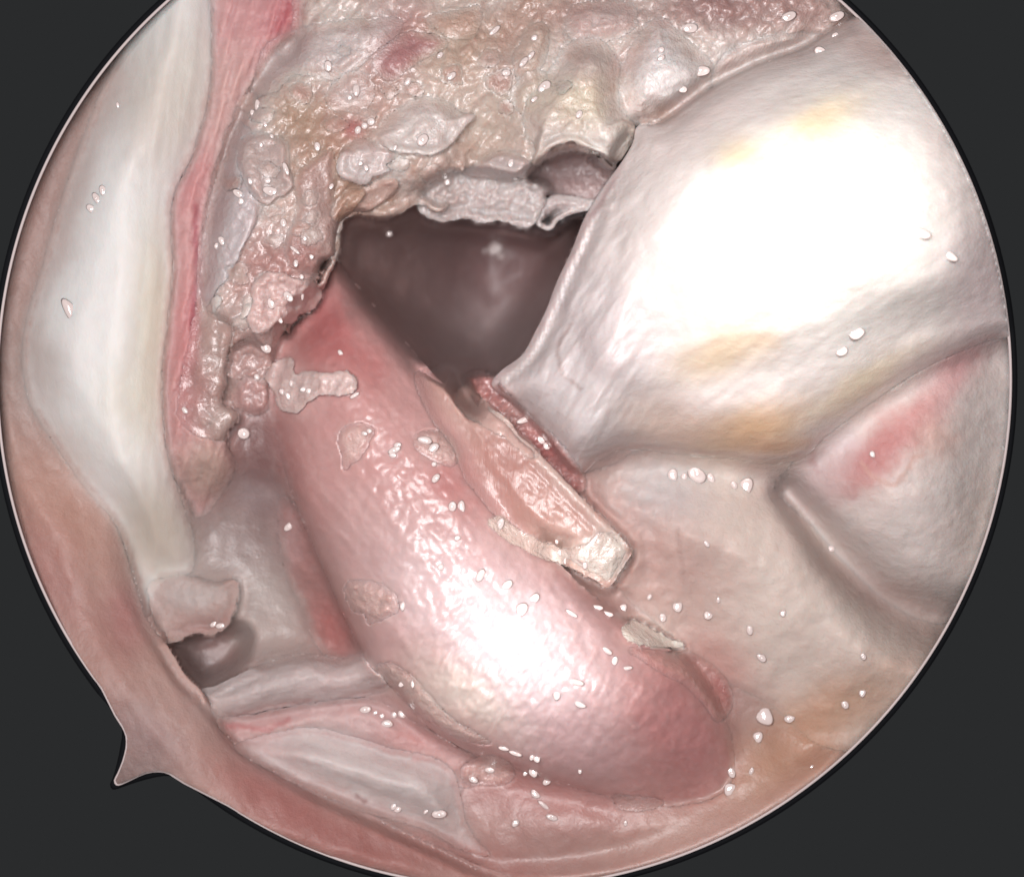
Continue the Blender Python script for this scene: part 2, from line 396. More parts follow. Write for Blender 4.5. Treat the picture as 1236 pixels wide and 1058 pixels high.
    # the broad smooth mound at lower right
    o = sheet('lower_mound', [(690, 590), (740, 560), (800, 540), (990, 560), (1075, 645), (1150, 715), (1240, 730), (1180, 900), (1010, 905), (930, 850), (890, 830), (850, 800), (790, 750), (740, 700)],
        mound_z(-0.75, 0.55, 150, 0.10, 70, 11, extra=lambda U, V, s: 0.10 * fbm(U, V, 24, 3, 8) * smooth(880, 720, U) + 0.12 * np.exp(-(((U - 850) / 60) ** 2 + ((V - 625) / 40) ** 2))),
        pig((211, 193, 182), [(760, 660, 70, 75, 0, (188, 150, 142), .9), (700, 590, 60, 30, 40, (180, 135, 128), .8), (800, 590, 60, 35, 20, (190, 184, 184), .8), (830, 700, 60, 60, 0, (190, 155, 146), .7), (960, 600, 90, 22, 40, (168, 142, 138), .8),
            (860, 800, 60, 40, 40, (190, 140, 130), .9), (980, 870, 130, 36, -28, (192, 148, 120), .95), (1070, 720, 110, 22, 30, (158, 130, 124), .85), (1120, 770, 60, 40, -40, (180, 160, 150), .5)],
            [([(820, 640), (822, 670), (825, 700)], 3, (160, 126, 116), .4)], mot=0.07, seed=3), M['fold'], step=3, so=1, skirt=0.6, bl=70, cb=40)
    tag(o, 'broad smooth beige mound at the lower right below the fold line', 'tissue mound')
    # right cartilage mound
    o = sheet('side_mound', [(935, 590), (955, 560), (990, 500), (1050, 420), (1130, 350), (1245, 290), (1235, 560), (1190, 720), (1140, 752), (1085, 735), (1030, 690), (985, 640)],
        mound_z(-0.6, 0.75, 120, 0.07, 60, 15),
        pig((214, 200, 194), [(1060, 545, 62, 26, -38, (186, 112, 110), 1), (1110, 500, 40, 22, -40, (190, 112, 110), .8), (1165, 430, 60, 22, -50, (196, 130, 132), .9), (1130, 530, 26, 24, 0, (204, 165, 152), .8), (1035, 585, 22, 12, -30, (184, 108, 104), .7), (985, 560, 40, 45, 0, (186, 160, 160), .8), (1020, 530, 14, 16, 0, (208, 190, 196), .6),
            (1100, 730, 90, 26, 20, (176, 150, 142), .8), (1190, 640, 40, 80, 10, (200, 180, 168), .6)], [([(1000, 510), (975, 540), (985, 575)], 6, (170, 130, 130), .6), ([(1040, 560), (1075, 585), (1110, 550)], 4, (200, 150, 130), .5)], warp=16, mot=0.05, seed=5), M['fold'], so=1, skirt=0.9, bl=70, cb=26, sm_=36)
    tag(o, 'smooth pale mound at the right edge with a red streak', 'tissue mound')
    # outer fold at left
    FOLD = [(150, 60), (128, 130), (104, 175), (82, 250), (56, 340), (38, 410), (42, 460), (66, 520), (108, 580), (138, 630), (160, 690), (178, 745), (203, 780), (222, 812), (244, 834), (262, 856), (300, 900), (380, 950), (470, 992), (570, 1040), (640, 1075), (400, 1080), (100, 980), (-20, 700), (-30, 300), (60, 80)]
    o = sheet('outer_fold', FOLD, lambda U, V, s: -0.55 + 0.4 * soft(s, 80) + 0.06 * fbm(U, V, 80, 3, 21) + 0.02 * aniso(U, V, 60, 120, 25, 3, 4) + 0.3 * smooth(700, 850, V) * smooth(0, 20, s),
        pig((172, 138, 128), [(60, 250, 45, 140, 20, (160, 128, 120), .8), (30, 460, 40, 70, 0, (158, 134, 126), .8), (75, 620, 60, 90, -30, (182, 138, 122), .8), (60, 700, 40, 90, -25, (168, 116, 110), .7), (150, 750, 22, 40, 0, (172, 106, 106), .8), (170, 880, 60, 30, 40, (148, 120, 118), .8), (165, 930, 40, 22, 0, (128, 108, 106), .8),
            (240, 850, 60, 34, 45, (182, 150, 142), .8), (330, 960, 90, 34, 28, (166, 104, 98), .9), (430, 1015, 130, 26, 18, (160, 98, 92), .9), (120, 790, 60, 60, 40, (168, 126, 116), .6)], mot=0.08, seed=7), M['fold'], so=1, skirt=0.7, rag=(1.5, 30), bl=50, cb=24, grow=0, free=[(205, 784), (222, 812), (244, 834)])
    tag(o, 'brownish pink fold along the left and lower left rim', 'tissue fold')
    # white cartilage ridge
    o = sheet('cartilage_ridge', [(195, -175), (262, -175), (264, 40), (256, 90), (246, 150), (236, 180), (226, 200), (212, 228), (207, 260), (209, 330), (202, 400), (197, 450), (198, 520), (208, 570), (222, 610), (234, 650), (232, 690), (196, 700), (178, 745), (160, 690), (138, 630), (100, 585), (55, 520), (30, 470), (28, 400), (48, 330), (74, 240), (98, 170), (126, 100), (160, 20), (190, -60)],
        lambda U, V, s: -0.4 + 0.32 * soft(s, 70) - 0.7 * smooth(540, 700, V) + 0.03 * fbm(U, V, 60, 3, 2) + 0.015 * aniso(U, V, 95, 140, 18, 3, 9) * smooth(120, 190, U),
        pig((222, 219, 216), [(120, 110, 40, 60, 30, (186, 168, 162), .8), (195, 150, 40, 60, 20, (196, 182, 176), .8), (215, 100, 60, 90, 20, (204, 194, 182), .7), (185, 400, 24, 130, 0, (208, 196, 172), .8), (165, 480, 40, 60, 0, (204, 196, 178), .6), (190, 640, 45, 70, -15, (186, 172, 156), .9), (52, 440, 22, 60, -20, (180, 160, 152), .7), (84, 545, 40, 34, 40, (190, 172, 162), .5), (85, 260, 16, 120, 18, (184, 166, 160), .8)], mot=0.03, seed=9), M['cart'], so=1, skirt=0.7, rag=(2, 30), bl=80, cb=60, grow=22)
    tag(o, 'tall smooth white cartilage ridge at the left', 'cartilage')
    # red vascular strip
    o = sheet('red_strip', [(262, -175), (400, -175), (470, -10), (400, 25), (350, 45), (312, 90), (280, 150), (262, 200), (250, 260), (244, 330), (244, 380), (250, 430), (232, 470), (262, 520), (285, 560), (262, 605), (240, 625), (222, 600), (205, 560), (196, 500), (196, 440), (202, 390), (208, 330), (206, 262), (212, 228), (228, 198), (240, 160), (254, 90)],
        lambda U, V, s: -0.6 + 0.14 * soft(s, 22) + 0.05 * fbm(U, V, 26, 4, 31) + 0.04 * aniso(U, V, 105, 70, 9, 3, 12) - 0.6 * smooth(540, 620, V),
        pig((200, 150, 148), [(330, 20, 80, 40, -20, (204, 140, 142), .9), (345, 20, 16, 26, 15, (182, 84, 92), .75), (275, 110, 20, 90, 15, (204, 164, 158), .7), (230, 220, 18, 40, 20, (200, 130, 132), .8), (228, 400, 20, 110, 5, (196, 122, 124), .9), (225, 490, 26, 50, 0, (186, 130, 128), .8), (250, 565, 40, 40, 0, (178, 148, 136), 1)],
            [([(236, 250), (238, 300), (238, 340), (232, 390)], 5, (168, 66, 84), .75), ([(350, 5), (338, 30), (330, 40)], 5, (172, 60, 76), .8), ([(372, 20), (395, 8), (420, -5)], 3, (180, 90, 96), .6), ([(238, 460), (225, 500)], 3, (158, 90, 92), .6), ([(224, 440), (207, 475)], 2, (160, 90, 92), .6)], warp=7, mot=0.08, seed=11), M['fold'], so=0.6, skirt=0.5, rag=(2, 25), bl=16, cb=10)
    tag(o, 'narrow red vascular strip beside the white ridge', 'tissue strip')
    # frayed synovium across the top
    SYN = [(380, -175), (500, -175), (700, -175), (900, -175), (1020, -175), (1030, 20), (960, 62), (870, 100), (800, 150), (772, 160), (752, 195), (738, 215), (700, 205), (660, 205), (640, 225), (580, 245), (530, 255), (505, 245), (470, 262), (430, 258), (412, 268), (408, 300), (402, 318), (394, 334), (386, 352), (350, 400), (345, 450), (320, 480), (285, 485), (262, 470), (252, 430), (240, 400), (240, 340), (246, 270), (262, 200), (285, 135), (325, 70), (352, 40)]
    def syn_z(U, V, s):
        b = np.abs(fbm(U, V, 34, 3, 51)); 
        z = -0.75 + 0.55 * dome(s, 46) + 0.16 * fbm(U, V, 90, 3, 50) + 0.12 * b + 0.015 * fbm(U, V, 14, 2, 53) + 0.04 * aniso(U, V, -50, 60, 12, 3, 55)
        return z - 0.55 * smooth(380, 470, V) - 0.35 * np.exp(-(((U - 585) / 45) ** 2 + ((V - 175) / 40) ** 2)) - 0.35 * np.exp(-(((U - 480) / 60) ** 2 + ((V - 235) / 22) ** 2))
    o = synovium = sheet('frayed_lining', SYN, syn_z,
        pig((210, 192, 183), [(370, 150, 36, 50, -50, (168, 134, 108), .85), (400, 190, 26, 70, 50, (172, 128, 102), .8), (440, 130, 60, 40, -40, (190, 146, 132), .7), (480, 50, 50, 34, -60, (170, 112, 116), .85), (430, 152, 12, 12, 0, (178, 84, 90), .8), (330, 330, 60, 60, 0, (172, 120, 114), .9), (300, 430, 50, 50, 0, (170, 130, 126), .9), (270, 420, 30, 40, 0, (160, 134, 126), .8),
            (430, 235, 46, 22, 20, (158, 118, 92), .9), (280, 150, 24, 60, 25, (190, 172, 170), .8), (560, 200, 60, 30, -20, (176, 142, 128), .8), (590, 150, 50, 60, 0, (192, 172, 156), .7), (620, 30, 90, 30, -20, (182, 146, 130), .8), (540, 60, 60, 50, 0, (194, 166, 144), .6), (720, 20, 60, 20, 0, (172, 128, 120), .8), (870, 10, 80, 26, 0, (160, 122, 118), .9), (960, 10, 60, 30, 10, (172, 134, 128), .8), (890, 70, 70, 24, -20, (204, 190, 186), .7), (700, 190, 50, 20, 20, (158, 134, 130), .5)],
            [([(585, 5), (580, 40), (560, 60)], 3, (150, 110, 98), .5), ([(640, 45), (625, 75), (632, 100), (610, 130)], 3, (160, 118, 104), .5), ([(405, 100), (395, 130), (385, 150)], 3, (150, 100, 90), .5)], warp=14, wscale=34, mot=0.10, seed=13, two=[((162, 122, 102), 30, .7), ((206, 192, 186), 42, .6), ((180, 128, 122), 60, .4)]), M['frayed'], so=0.3, skirt=1.4, rag=(4, 22), bl=24, cb=16, grow=2, free=[(530, 255), (430, 258), (408, 300), (392, 338)], hw=14.0)
    tag(o, 'shaggy brownish lining with torn flakes above the dark hollow', 'frayed tissue')

    def frond(outline, base, parent, lift=0.10, curl=0.03, name='frond', seed=0, rag=(2.2, 14), spots=(), w=10, nz=0.03, mat='frond', droop=None, sm=4, skirt=None, step=2, edge=0.06, cb=9, bl=9, free=None):
        if not free and not droop and name == 'frond': lift *= 0.55
        pf = pig(base, spots, warp=6, wscale=22, mot=0.10, seed=seed)
        def cf(U, V, s):
            c = pf(U, V, s); e = np.exp(-(s / 3.0) ** 2)[..., None] * edge      # thin torn margin is paler
            return c + (pc((232, 214, 200)) - c) * e
        def zf(U, V, s):
            z = under(U, V, sm) + lift * dome(s, w) * 0.45 + lift * 0.4 + curl * 0.35 * np.exp(-((s - 6) / 7) ** 2) * (1 + 2 * fbm(U, V, 18, 2, seed)) + nz * fbm(U, V, 16, 3, seed + 3) + nz * 0.5 * fbm(U, V, 7, 2, seed + 4)
            if droop: z = z + droop(U, V, s)
            return z
        return sheet(name, outline, zf, cf, M[mat], parent, step, rag, skirt if skirt else lift + 0.12, seed=seed, grow=1, cb=0 if droop else cb, bl=0 if droop else bl, free=free, fw=8)
    # lumps and torn flaps of the lining
    frond([(262, 215), (290, 150), (312, 180), (318, 225), (312, 262), (290, 300), (276, 330), (258, 355), (246, 366), (244, 320), (250, 262)], (192, 178, 178), synovium, 0.16, 0.0, seed=3, w=22, edge=.02, cb=14, bl=16, rag=(4, 22), free=[(300, 262), (290, 300), (276, 330), (258, 355)], spots=[(270, 250, 10, 24, 15, (160, 136, 134), .5)])
    frond([(318, 62), (350, 40), (392, 28), (440, 24), (478, 22), (484, 34), (464, 52), (450, 64), (440, 76), (420, 88), (398, 96), (360, 90), (330, 110), (306, 112)], (200, 184, 180), synovium, 0.14, 0.0, seed=5, w=24, edge=.04, cb=20, bl=18, rag=(5, 24))
    frond([(360, 250), (356, 215), (375, 195), (400, 180), (404, 215), (402, 250), (410, 268), (406, 300), (394, 330), (376, 330), (350, 320), (345, 290)], (178, 146, 138), synovium, 0.10, 0.03, seed=6, w=16, edge=.05, free=[(410, 268), (406, 300), (394, 330)], spots=[(365, 305, 20, 22, 0, (170, 116, 110), .8)])
    frond([(285, 180), (310, 160), (345, 170), (348, 195), (352, 222), (344, 234), (334, 236), (322, 246), (300, 230)], (186, 164, 158), synovium, 0.14, 0.03, seed=7, w=14, free=[(352, 222), (334, 236), (322, 246)])
    frond([(408, 192), (424, 172), (446, 168), (470, 176), (480, 188), (466, 198), (470, 206), (452, 212), (440, 222), (420, 216), (410, 212)], (200, 184, 180), synovium, 0.16, 0.05, seed=8, cb=18, bl=20, rag=(4, 16), free=[(408, 192), (410, 212), (440, 222), (470, 206), (466, 198)], edge=.12)
    frond([(446, 168), (462, 148), (486, 128), (512, 118), (536, 122), (552, 134), (571, 141), (560, 152), (552, 164), (540, 176), (520, 186), (500, 184), (486, 184), (470, 178)], (206, 192, 186), synovium, 0.20, 0.05, seed=9, w=12, rag=(4, 18), cb=20, bl=22, free=[(571, 141), (552, 164), (520, 186), (486, 184), (470, 178)], edge=.12)
    frond([(395, 110), (420, 88), (446, 92), (452, 112), (440, 132), (410, 134), (396, 128)], (196, 172, 166), synovium, 0.10, 0.02, seed=10, edge=.03, cb=16, bl=16, rag=(4, 16))
    frond([(452, 72), (476, 50), (500, 38), (540, 48), (526, 64), (500, 78), (476, 96), (460, 92)], (172, 118, 118), synovium, 0.06, 0.0, seed=11, edge=.0, cb=16, bl=14, rag=(5, 18))
    frond([(520, 20), (560, 10), (578, 6), (580, 26), (570, 44), (548, 46), (526, 36)], (188, 152, 134), synovium, 0.14, 0.0, seed=12, edge=.02, w=18, cb=14, bl=14, rag=(5, 20))
    frond([(628, 52), (634, 36), (648, 28), (662, 36), (660, 62), (652, 84), (640, 98), (622, 92), (620, 70)], (196, 172, 158), synovium, 0.20, 0.0, seed=14, edge=.02, w=16, cb=12, bl=12, rag=(4, 16))
    frond([(684, 28), (694, 8), (726, 2), (762, 6), (768, 30), (752, 44), (722, 52), (694, 50)], (198, 174, 168), synovium, 0.26, 0.0, seed=15, edge=.02, w=30, cb=18, bl=20, rag=(5, 22))
    frond([(620, 108), (640, 88), (670, 92), (676, 120), (660, 140), (636, 142), (622, 128)], (198, 180, 164), synovium, 0.16, 0.0, seed=16, edge=.02, w=18, cb=14, bl=14, rag=(4, 16))
    frond([(630, 142), (640, 118), (662, 92), (680, 60), (708, 46), (736, 56), (748, 84), (748, 120), (764, 148), (762, 172), (746, 196), (738, 206), (716, 188), (696, 170), (680, 172), (664, 178), (652, 194), (642, 196), (648, 176), (636, 162)], (208, 192, 180), synovium, 0.5, 0.0, seed=17, w=60, cb=34, bl=34, free=[(764, 160), (738, 206), (700, 176), (664, 178), (650, 196)], edge=.0, rag=(6, 30),
          spots=[(730, 170, 30, 22, 30, (212, 206, 200), .8), (665, 165, 26, 14, -30, (198, 188, 182), .7), (705, 120, 40, 30, 0, (210, 194, 166), .7), (700, 70, 34, 22, 0, (196, 176, 170), .7)])
    frond([(752, 132), (748, 96), (762, 56), (784, 26), (802, 22), (824, 44), (852, 70), (862, 100), (842, 122), (812, 142), (786, 144), (776, 154), (762, 144)], (220, 214, 212), synovium, 0.7, 0.0, seed=18, w=60, cb=40, bl=36, edge=.0, rag=(7, 34))
    frond([(860, 90), (880, 62), (930, 44), (980, 40), (1000, 50), (960, 66), (910, 88), (868, 112)], (206, 190, 184), synovium, 0.24, 0.0, seed=19, w=24, edge=.0)
    frond([(420, 240), (440, 226), (470, 214), (480, 224), (466, 240), (440, 256), (424, 258)], (182, 150, 138), synovium, 0.12, 0.03, seed=20, free=[(480, 224), (440, 256), (424, 258)])
    frond([(400, 262), (408, 240), (424, 228), (440, 232), (428, 250), (414, 266)], (172, 136, 116), synovium, 0.12, 0.03, seed=21, free=[(440, 232), (428, 250), (414, 266)])
    # hanging grey-white fringe above the hollow, its layers lying over one another
    def deep(zc): return lambda U, V, s: zc - under(U, V, 4)
    frond([(640, 210), (680, 186), (720, 190), (742, 208), (728, 232), (706, 244), (670, 236), (644, 232)], (160, 134, 132), synovium, 0.1, 0.0, seed=24, droop=deep(-2.0), w=26, skirt=.5, edge=.0)
    frond([(505, 246), (520, 222), (548, 208), (575, 206), (610, 214), (640, 216), (662, 226), (654, 252), (642, 272), (622, 272), (604, 266), (582, 268), (566, 264), (548, 264), (530, 268), (514, 260)], (200, 188, 185), synovium, 0.20, 0.04, seed=25, rag=(3.2, 12), droop=deep(-1.25), w=24, skirt=.4, nz=.10, edge=.10, free=[(505, 246), (514, 260), (548, 264), (582, 268), (622, 272), (642, 272), (654, 252)], spots=[(600, 220, 40, 10, 5, (204, 192, 188), .8), (540, 240, 22, 22, 0, (172, 152, 146), .8)])
    frond([(640, 262), (655, 246), (668, 236), (690, 238), (715, 242), (736, 246), (720, 252), (696, 256), (676, 264), (664, 276), (650, 272)], (196, 184, 182), synovium, 0.16, 0.05, seed=26, droop=deep(-1.35), w=12, skirt=.3, nz=.06, edge=.16, free=[(655, 246), (690, 238), (736, 246), (696, 256), (664, 276), (650, 272)])
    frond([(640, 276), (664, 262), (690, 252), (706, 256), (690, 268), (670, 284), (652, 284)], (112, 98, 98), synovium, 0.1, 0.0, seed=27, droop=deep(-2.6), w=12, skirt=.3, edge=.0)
    frond([(560, 208), (586, 190), (604, 182), (628, 188), (640, 200), (620, 214), (590, 214)], (196, 180, 176), synovium, 0.18, 0.05, seed=28, w=14, rag=(3, 14), free=[(560, 208), (590, 214), (620, 214), (640, 200)])
    # small ragged crumbs of the lining, each where a pale tuft shows
    global rg
    rg = random.Random(11)
    spotsC = [(300, 125), (318, 140), (330, 255), (362, 275), (376, 262), (330, 290), (288, 330), (372, 240), (405, 150), (442, 140), (470, 110), (500, 108), (482, 200), (520, 210), (545, 90), (605, 100), (590, 70), (610, 130), (375, 285), (325, 205), (280, 220), (365, 110), (415, 60), (680, 105), (300, 365), (290, 390), (320, 340)]
    for i, (x, y) in enumerate(spotsC):
        r = rg.uniform(8, 16); k = rg.randint(6, 8); a0 = rg.uniform(0, 6.28); el = rg.uniform(.55, 1)
        pts = [(x + r * rg.uniform(.7, 1.25) * math.cos(a0 + 6.283 * j / k), y + el * r * rg.uniform(.7, 1.25) * math.sin(a0 + 6.283 * j / k)) for j in range(k)]
        t = rg.choice([(196, 176, 168), (186, 158, 148), (200, 184, 176), (180, 140, 128)])
        frond(pts, t, synovium, rg.uniform(.03, .09), .0, seed=60 + i, rag=(4, 9), w=7, nz=.03, skirt=.2, sm=3, edge=.0, cb=7, bl=7)

    # thin torn shreds along the hollow and the torn edges
    for i, (x, y, dx, dy, w) in enumerate([(300, 372, -8, 12, 5), (345, 388, 4, 14, 5), (262, 362, -4, 14, 5)]):
        L = math.hypot(dx, dy); nx, ny = -dy / L * w, dx / L * w
        frond([(x + nx, y + ny), (x - dx * .3, y - dy * .3), (x - nx, y - ny), (x + dx * .55 - nx * .5, y + dy * .55 - ny * .5), (x + dx, y + dy), (x + dx * .5 + nx * .6, y + dy * .5 + ny * .6)], [(206, 188, 180), (190, 162, 150), (214, 200, 194)][i % 3], synovium, .10, .0, name='shred', seed=140 + i, rag=(1.2, 6), w=5, nz=.02, skirt=.12, free='all')
    # ragged nodules and flaps left of the tendon
    o = sheet('ragged_flap', [(236, 380), (262, 378), (278, 392), (280, 412), (272, 440), (272, 462), (266, 486), (280, 494), (287, 505), (276, 518), (268, 532), (250, 528), (232, 522), (214, 500), (218, 460), (226, 420)],
        lambda U, V, s: -0.75 + .30 * dome(s, 12) + .05 * np.exp(-((s - 3) / 3.5) ** 2) + .07 * fbm(U, V, 26, 3, 71),
        pig((168, 138, 130), [(262, 505, 24, 20, 0, (180, 156, 148), .9), (225, 480, 24, 50, 0, (188, 132, 130), .8), (262, 420, 16, 40, 10, (178, 152, 144), .7)], [([(240, 420), (232, 450)], 3, (140, 100, 96), .6), ([(222, 515), (236, 505)], 3, (140, 100, 96), .6)], mot=.16, seed=16), M['frayed'], skirt=.5, rag=(3, 14), bl=24, cb=20, grow=0, free=[(278, 392), (280, 412), (272, 440), (272, 462), (266, 486), (287, 505), (268, 532)])
    tag(o, 'ragged brownish flap with a torn right edge and pale tip', 'tissue flap')
    for nm, out, c, lb, sd in (
        ('nodule', [(276, 440), (284, 420), (300, 412), (316, 420), (336, 430), (338, 446), (318, 456), (296, 458), (280, 452)], (178, 142, 136), 'upper small pinkish nodule in the cleft beside the ragged flap', 1),
        ('nodule', [(284, 470), (296, 458), (318, 462), (328, 478), (318, 494), (302, 496), (286, 486)], (182, 142, 138), 'lower small pinkish nodule above the narrow dark slit', 2)):
        o = sheet(nm, out, lambda U, V, s: -.85 + .12 * dome(s, 14) + .10 * fbm(U, V, 18, 3, 5), pig(c, mot=.15, seed=sd), M['frayed'], skirt=.4, rag=(5, 14), seed=sd, bl=10, cb=8)
        tag(o, lb, 'tissue nodule', 'pinkish nodules in the cleft')

    # big white bulge on the right
    BULGE = [(770, 152), (800, 148), (850, 112), (910, 80), (970, 58), (1030, 20), (1110, -10), (1235, 120), (1240, 340), (1230, 400), (1190, 412), (1120, 442), (1060, 480), (1000, 524), (970, 552), (930, 560), (880, 553), (820, 548), (760, 542), (722, 556), (700, 572), (672, 548), (648, 516), (622, 490), (594, 466), (604, 448), (630, 428), (646, 400), (660, 372), (672, 340), (690, 302), (706, 262), (728, 226), (750, 196), (764, 172)]
    SUB = catmull([(702, 380), (720, 330), (780, 220), (860, 150), (1000, 70), (1120, 60), (1200, 220), (1180, 340), (1080, 400), (960, 440), (860, 455), (780, 474), (736, 462), (708, 428)])
    def bulge_z(U, V, s):
        t = sdf(U, V, SUB)
        fl = np.maximum(smooth(960, 1120, U) * smooth(330, 400, V), .8 * smooth(170, 70, V) * smooth(790, 880, U)); z = -0.5 + 0.85 * dome(s, 95, .6) * (1 - .8 * fl) + .4 * fl
        for bx, by, bw, bh in ((712, 300, 26, .10), (690, 360, 22, .12), (735, 455, 34, .16), (800, 470, 30, .08), (660, 450, 30, .12), (705, 510, 34, .14), (850, 500, 40, .08), (930, 505, 34, .08), (1010, 470, 40, .07), (880, 195, 26, .10), (960, 150, 30, .08)):
            z = z + bh * np.exp(-(((U - bx) ** 2 + (V - by) ** 2) / bw ** 2) ** 1.5)
        z = z + 0.22 * smooth(-10, 50, t) + .22 * smooth(-12, 26, t) * np.exp(-(((U - 705) / 60) ** 2 + ((V - 430) / 60) ** 2)) + 1.5 * np.exp(-(((U - 990) / 230) ** 2 + ((V - 265) / 170) ** 2))
        z = z + 0.05 * aniso(U, V, -58, 60, 14, 3, 80) * smooth(850, 700, U) + 0.06 * fbm(U, V, 60, 3, 81) + 0.02 * aniso(U, V, -35, 130, 26, 3, 83)
        lip = np.exp(-(seg_dist(U, V, catmull([(750, 545), (800, 536), (860, 545), (930, 558), (970, 548)], 4, False), False) / 9) ** 2)
        z = z + .04 * lip + .2 * np.exp(-(((U - 720) / 45) ** 2 + ((V - 510) / 40) ** 2))
        return z
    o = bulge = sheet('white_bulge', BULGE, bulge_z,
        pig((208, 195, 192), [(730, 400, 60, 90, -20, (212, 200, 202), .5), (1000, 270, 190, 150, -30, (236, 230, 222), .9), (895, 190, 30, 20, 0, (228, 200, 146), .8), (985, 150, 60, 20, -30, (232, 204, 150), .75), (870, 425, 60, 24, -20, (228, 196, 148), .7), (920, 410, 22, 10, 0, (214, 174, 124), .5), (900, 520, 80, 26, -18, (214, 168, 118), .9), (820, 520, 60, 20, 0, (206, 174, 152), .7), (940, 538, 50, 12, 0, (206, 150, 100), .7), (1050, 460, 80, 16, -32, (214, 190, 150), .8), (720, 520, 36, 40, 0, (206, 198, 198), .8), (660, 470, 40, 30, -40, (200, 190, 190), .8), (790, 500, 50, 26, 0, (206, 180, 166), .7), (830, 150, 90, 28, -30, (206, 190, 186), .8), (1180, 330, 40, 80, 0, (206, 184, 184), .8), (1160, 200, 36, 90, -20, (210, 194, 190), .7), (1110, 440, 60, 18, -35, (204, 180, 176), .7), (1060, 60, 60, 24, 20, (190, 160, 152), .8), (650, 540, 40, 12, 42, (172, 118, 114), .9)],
            [([(584, 462), (628, 428), (660, 372), (690, 302), (750, 196)], 5, (176, 142, 142), .7), ([(690, 390), (676, 420), (682, 450), (700, 470)], 3, (150, 120, 112), .55), ([(600, 470), (640, 520), (690, 570)], 9, (168, 110, 106), .8)], warp=9, mot=0.05, seed=23), M['bone'], so=1, skirt=2.6, bl=34, cb=18, sm_=10, grow=2, free=[(594, 466), (604, 448), (630, 428), (672, 340), (706, 262), (750, 196), (770, 160)], fw=30, hw=26.0)
    tag(o, 'large white bulging bone head glaring in the scope light', 'bone')
    o = sheet('red_cleft', [(566, 456), (588, 452), (606, 470), (640, 506), (668, 530), (690, 556), (705, 585), (686, 592), (660, 560), (630, 530), (596, 506), (574, 480)], lambda U, V, s: np.maximum(under(U, V, 3), -.75) + .05 + .10 * fbm(U, V, 16, 3, 5) + .1 * dome(s, 10),
        pig((172, 116, 112), [(660, 540, 22, 12, 40, (176, 98, 96), .8), (620, 500, 20, 10, 40, (168, 128, 122), .7)], mot=.15, seed=3), M['frayed'], skirt=.2, rag=(2, 14), cb=8)
    tag(o, 'narrow reddish cleft between the cut strip and the white bulge', 'tissue strip')

    # white folds and lower-left pieces
    o = sheet('torn_ledge', [(178, 705), (200, 696), (230, 694), (262, 702), (284, 700), (286, 722), (280, 742), (270, 760), (254, 766), (238, 764), (222, 770), (206, 776), (196, 768), (184, 742)],
        lambda U, V, s: -0.98 + .02 * soft(s, 30) + .05 * fbm(U, V, 30, 3, 91),
        pig((170, 142, 134), [(225, 716, 36, 18, 5, (182, 172, 168), .9), (250, 752, 40, 12, -10, (166, 126, 120), .8)], mot=.08, seed=31), M['fold'], so=0.5, skirt=.12, rag=(3, 12), bl=0, cb=34, grow=0, free=[(284, 704), (286, 722), (280, 742), (254, 766), (222, 770), (206, 776)])
    tag(o, 'torn ledge with a ragged lower edge over the small dark pit', 'tissue flap')
    o = sheet('dark_flank', [(335, 600), (360, 610), (400, 640), (430, 680), (450, 730), (470, 790), (470, 815), (420, 800), (392, 790), (376, 768), (362, 730), (346, 700), (338, 664)], lambda U, V, s: -1.12 + .06 * soft(s, 30) + .06 * fbm(U, V, 30, 3, 92),
        pig((156, 110, 105), [(350, 650, 12, 40, 0, (180, 138, 136), .7), (400, 760, 20, 40, -25, (176, 96, 92), .7)], mot=.08, seed=33), M['fold'], so=0.7, skirt=.6, rag=(2, 20), bl=22, cb=14)
    tag(o, 'dark red flank running down the left side of the pink tendon', 'tissue strip')
    o = sheet('white_fold', [(238, 836), (262, 826), (300, 808), (336, 794), (372, 788), (410, 794), (446, 786), (470, 800), (470, 830), (430, 842), (396, 850), (352, 852), (318, 858), (286, 868), (262, 862)], lambda U, V, s: -.95 + .5 * dome(s, 30, .7) + .03 * aniso(U, V, -12, 60, 12, 3, 94) + .04 * fbm(U, V, 26, 3, 3),
        pig((190, 176, 173), [(320, 830, 80, 16, -15, (184, 172, 170), .7), (410, 830, 50, 20, 0, (198, 176, 174), .7)], [([(300, 866), (340, 856), (372, 846)], 4, (178, 110, 108), .7)], mot=.05, seed=35), M['fold'], so=1, skirt=.5, rag=(1.5, 20), bl=22, cb=14, free=[(240, 836), (262, 826), (300, 808)], fw=8)
    tag(o, 'upper whitish fold running from the dark pit to the tendon', 'tissue fold', 'whitish folds at the lower left')
    o = sheet('pink_web', [(262, 868), (300, 862), (352, 852), (420, 842), (456, 846), (500, 870), (560, 905), (600, 930), (560, 950), (500, 930), (440, 905), (380, 890), (330, 900), (296, 905), (276, 890)], lambda U, V, s: -.9 + .25 * soft(s, 26) + .05 * fbm(U, V, 28, 4, 95),
        pig((198, 166, 162), [(275, 876, 20, 12, 30, (174, 84, 90), .85), (330, 868, 60, 10, -10, (192, 140, 138), .8), (480, 890, 90, 22, 25, (190, 132, 128), .9), (420, 872, 60, 16, 0, (204, 180, 178), .7)], [([(268, 878), (310, 880), (350, 870)], 4, (182, 90, 94), .6), ([(390, 886), (440, 892), (480, 905)], 4, (184, 118, 116), .6)], mot=.07, seed=37), M['fold'], so=1, skirt=.4, rag=(2, 20), bl=24, cb=20)
    tag(o, 'pink web with a red corner between the two whitish folds', 'tissue fold')
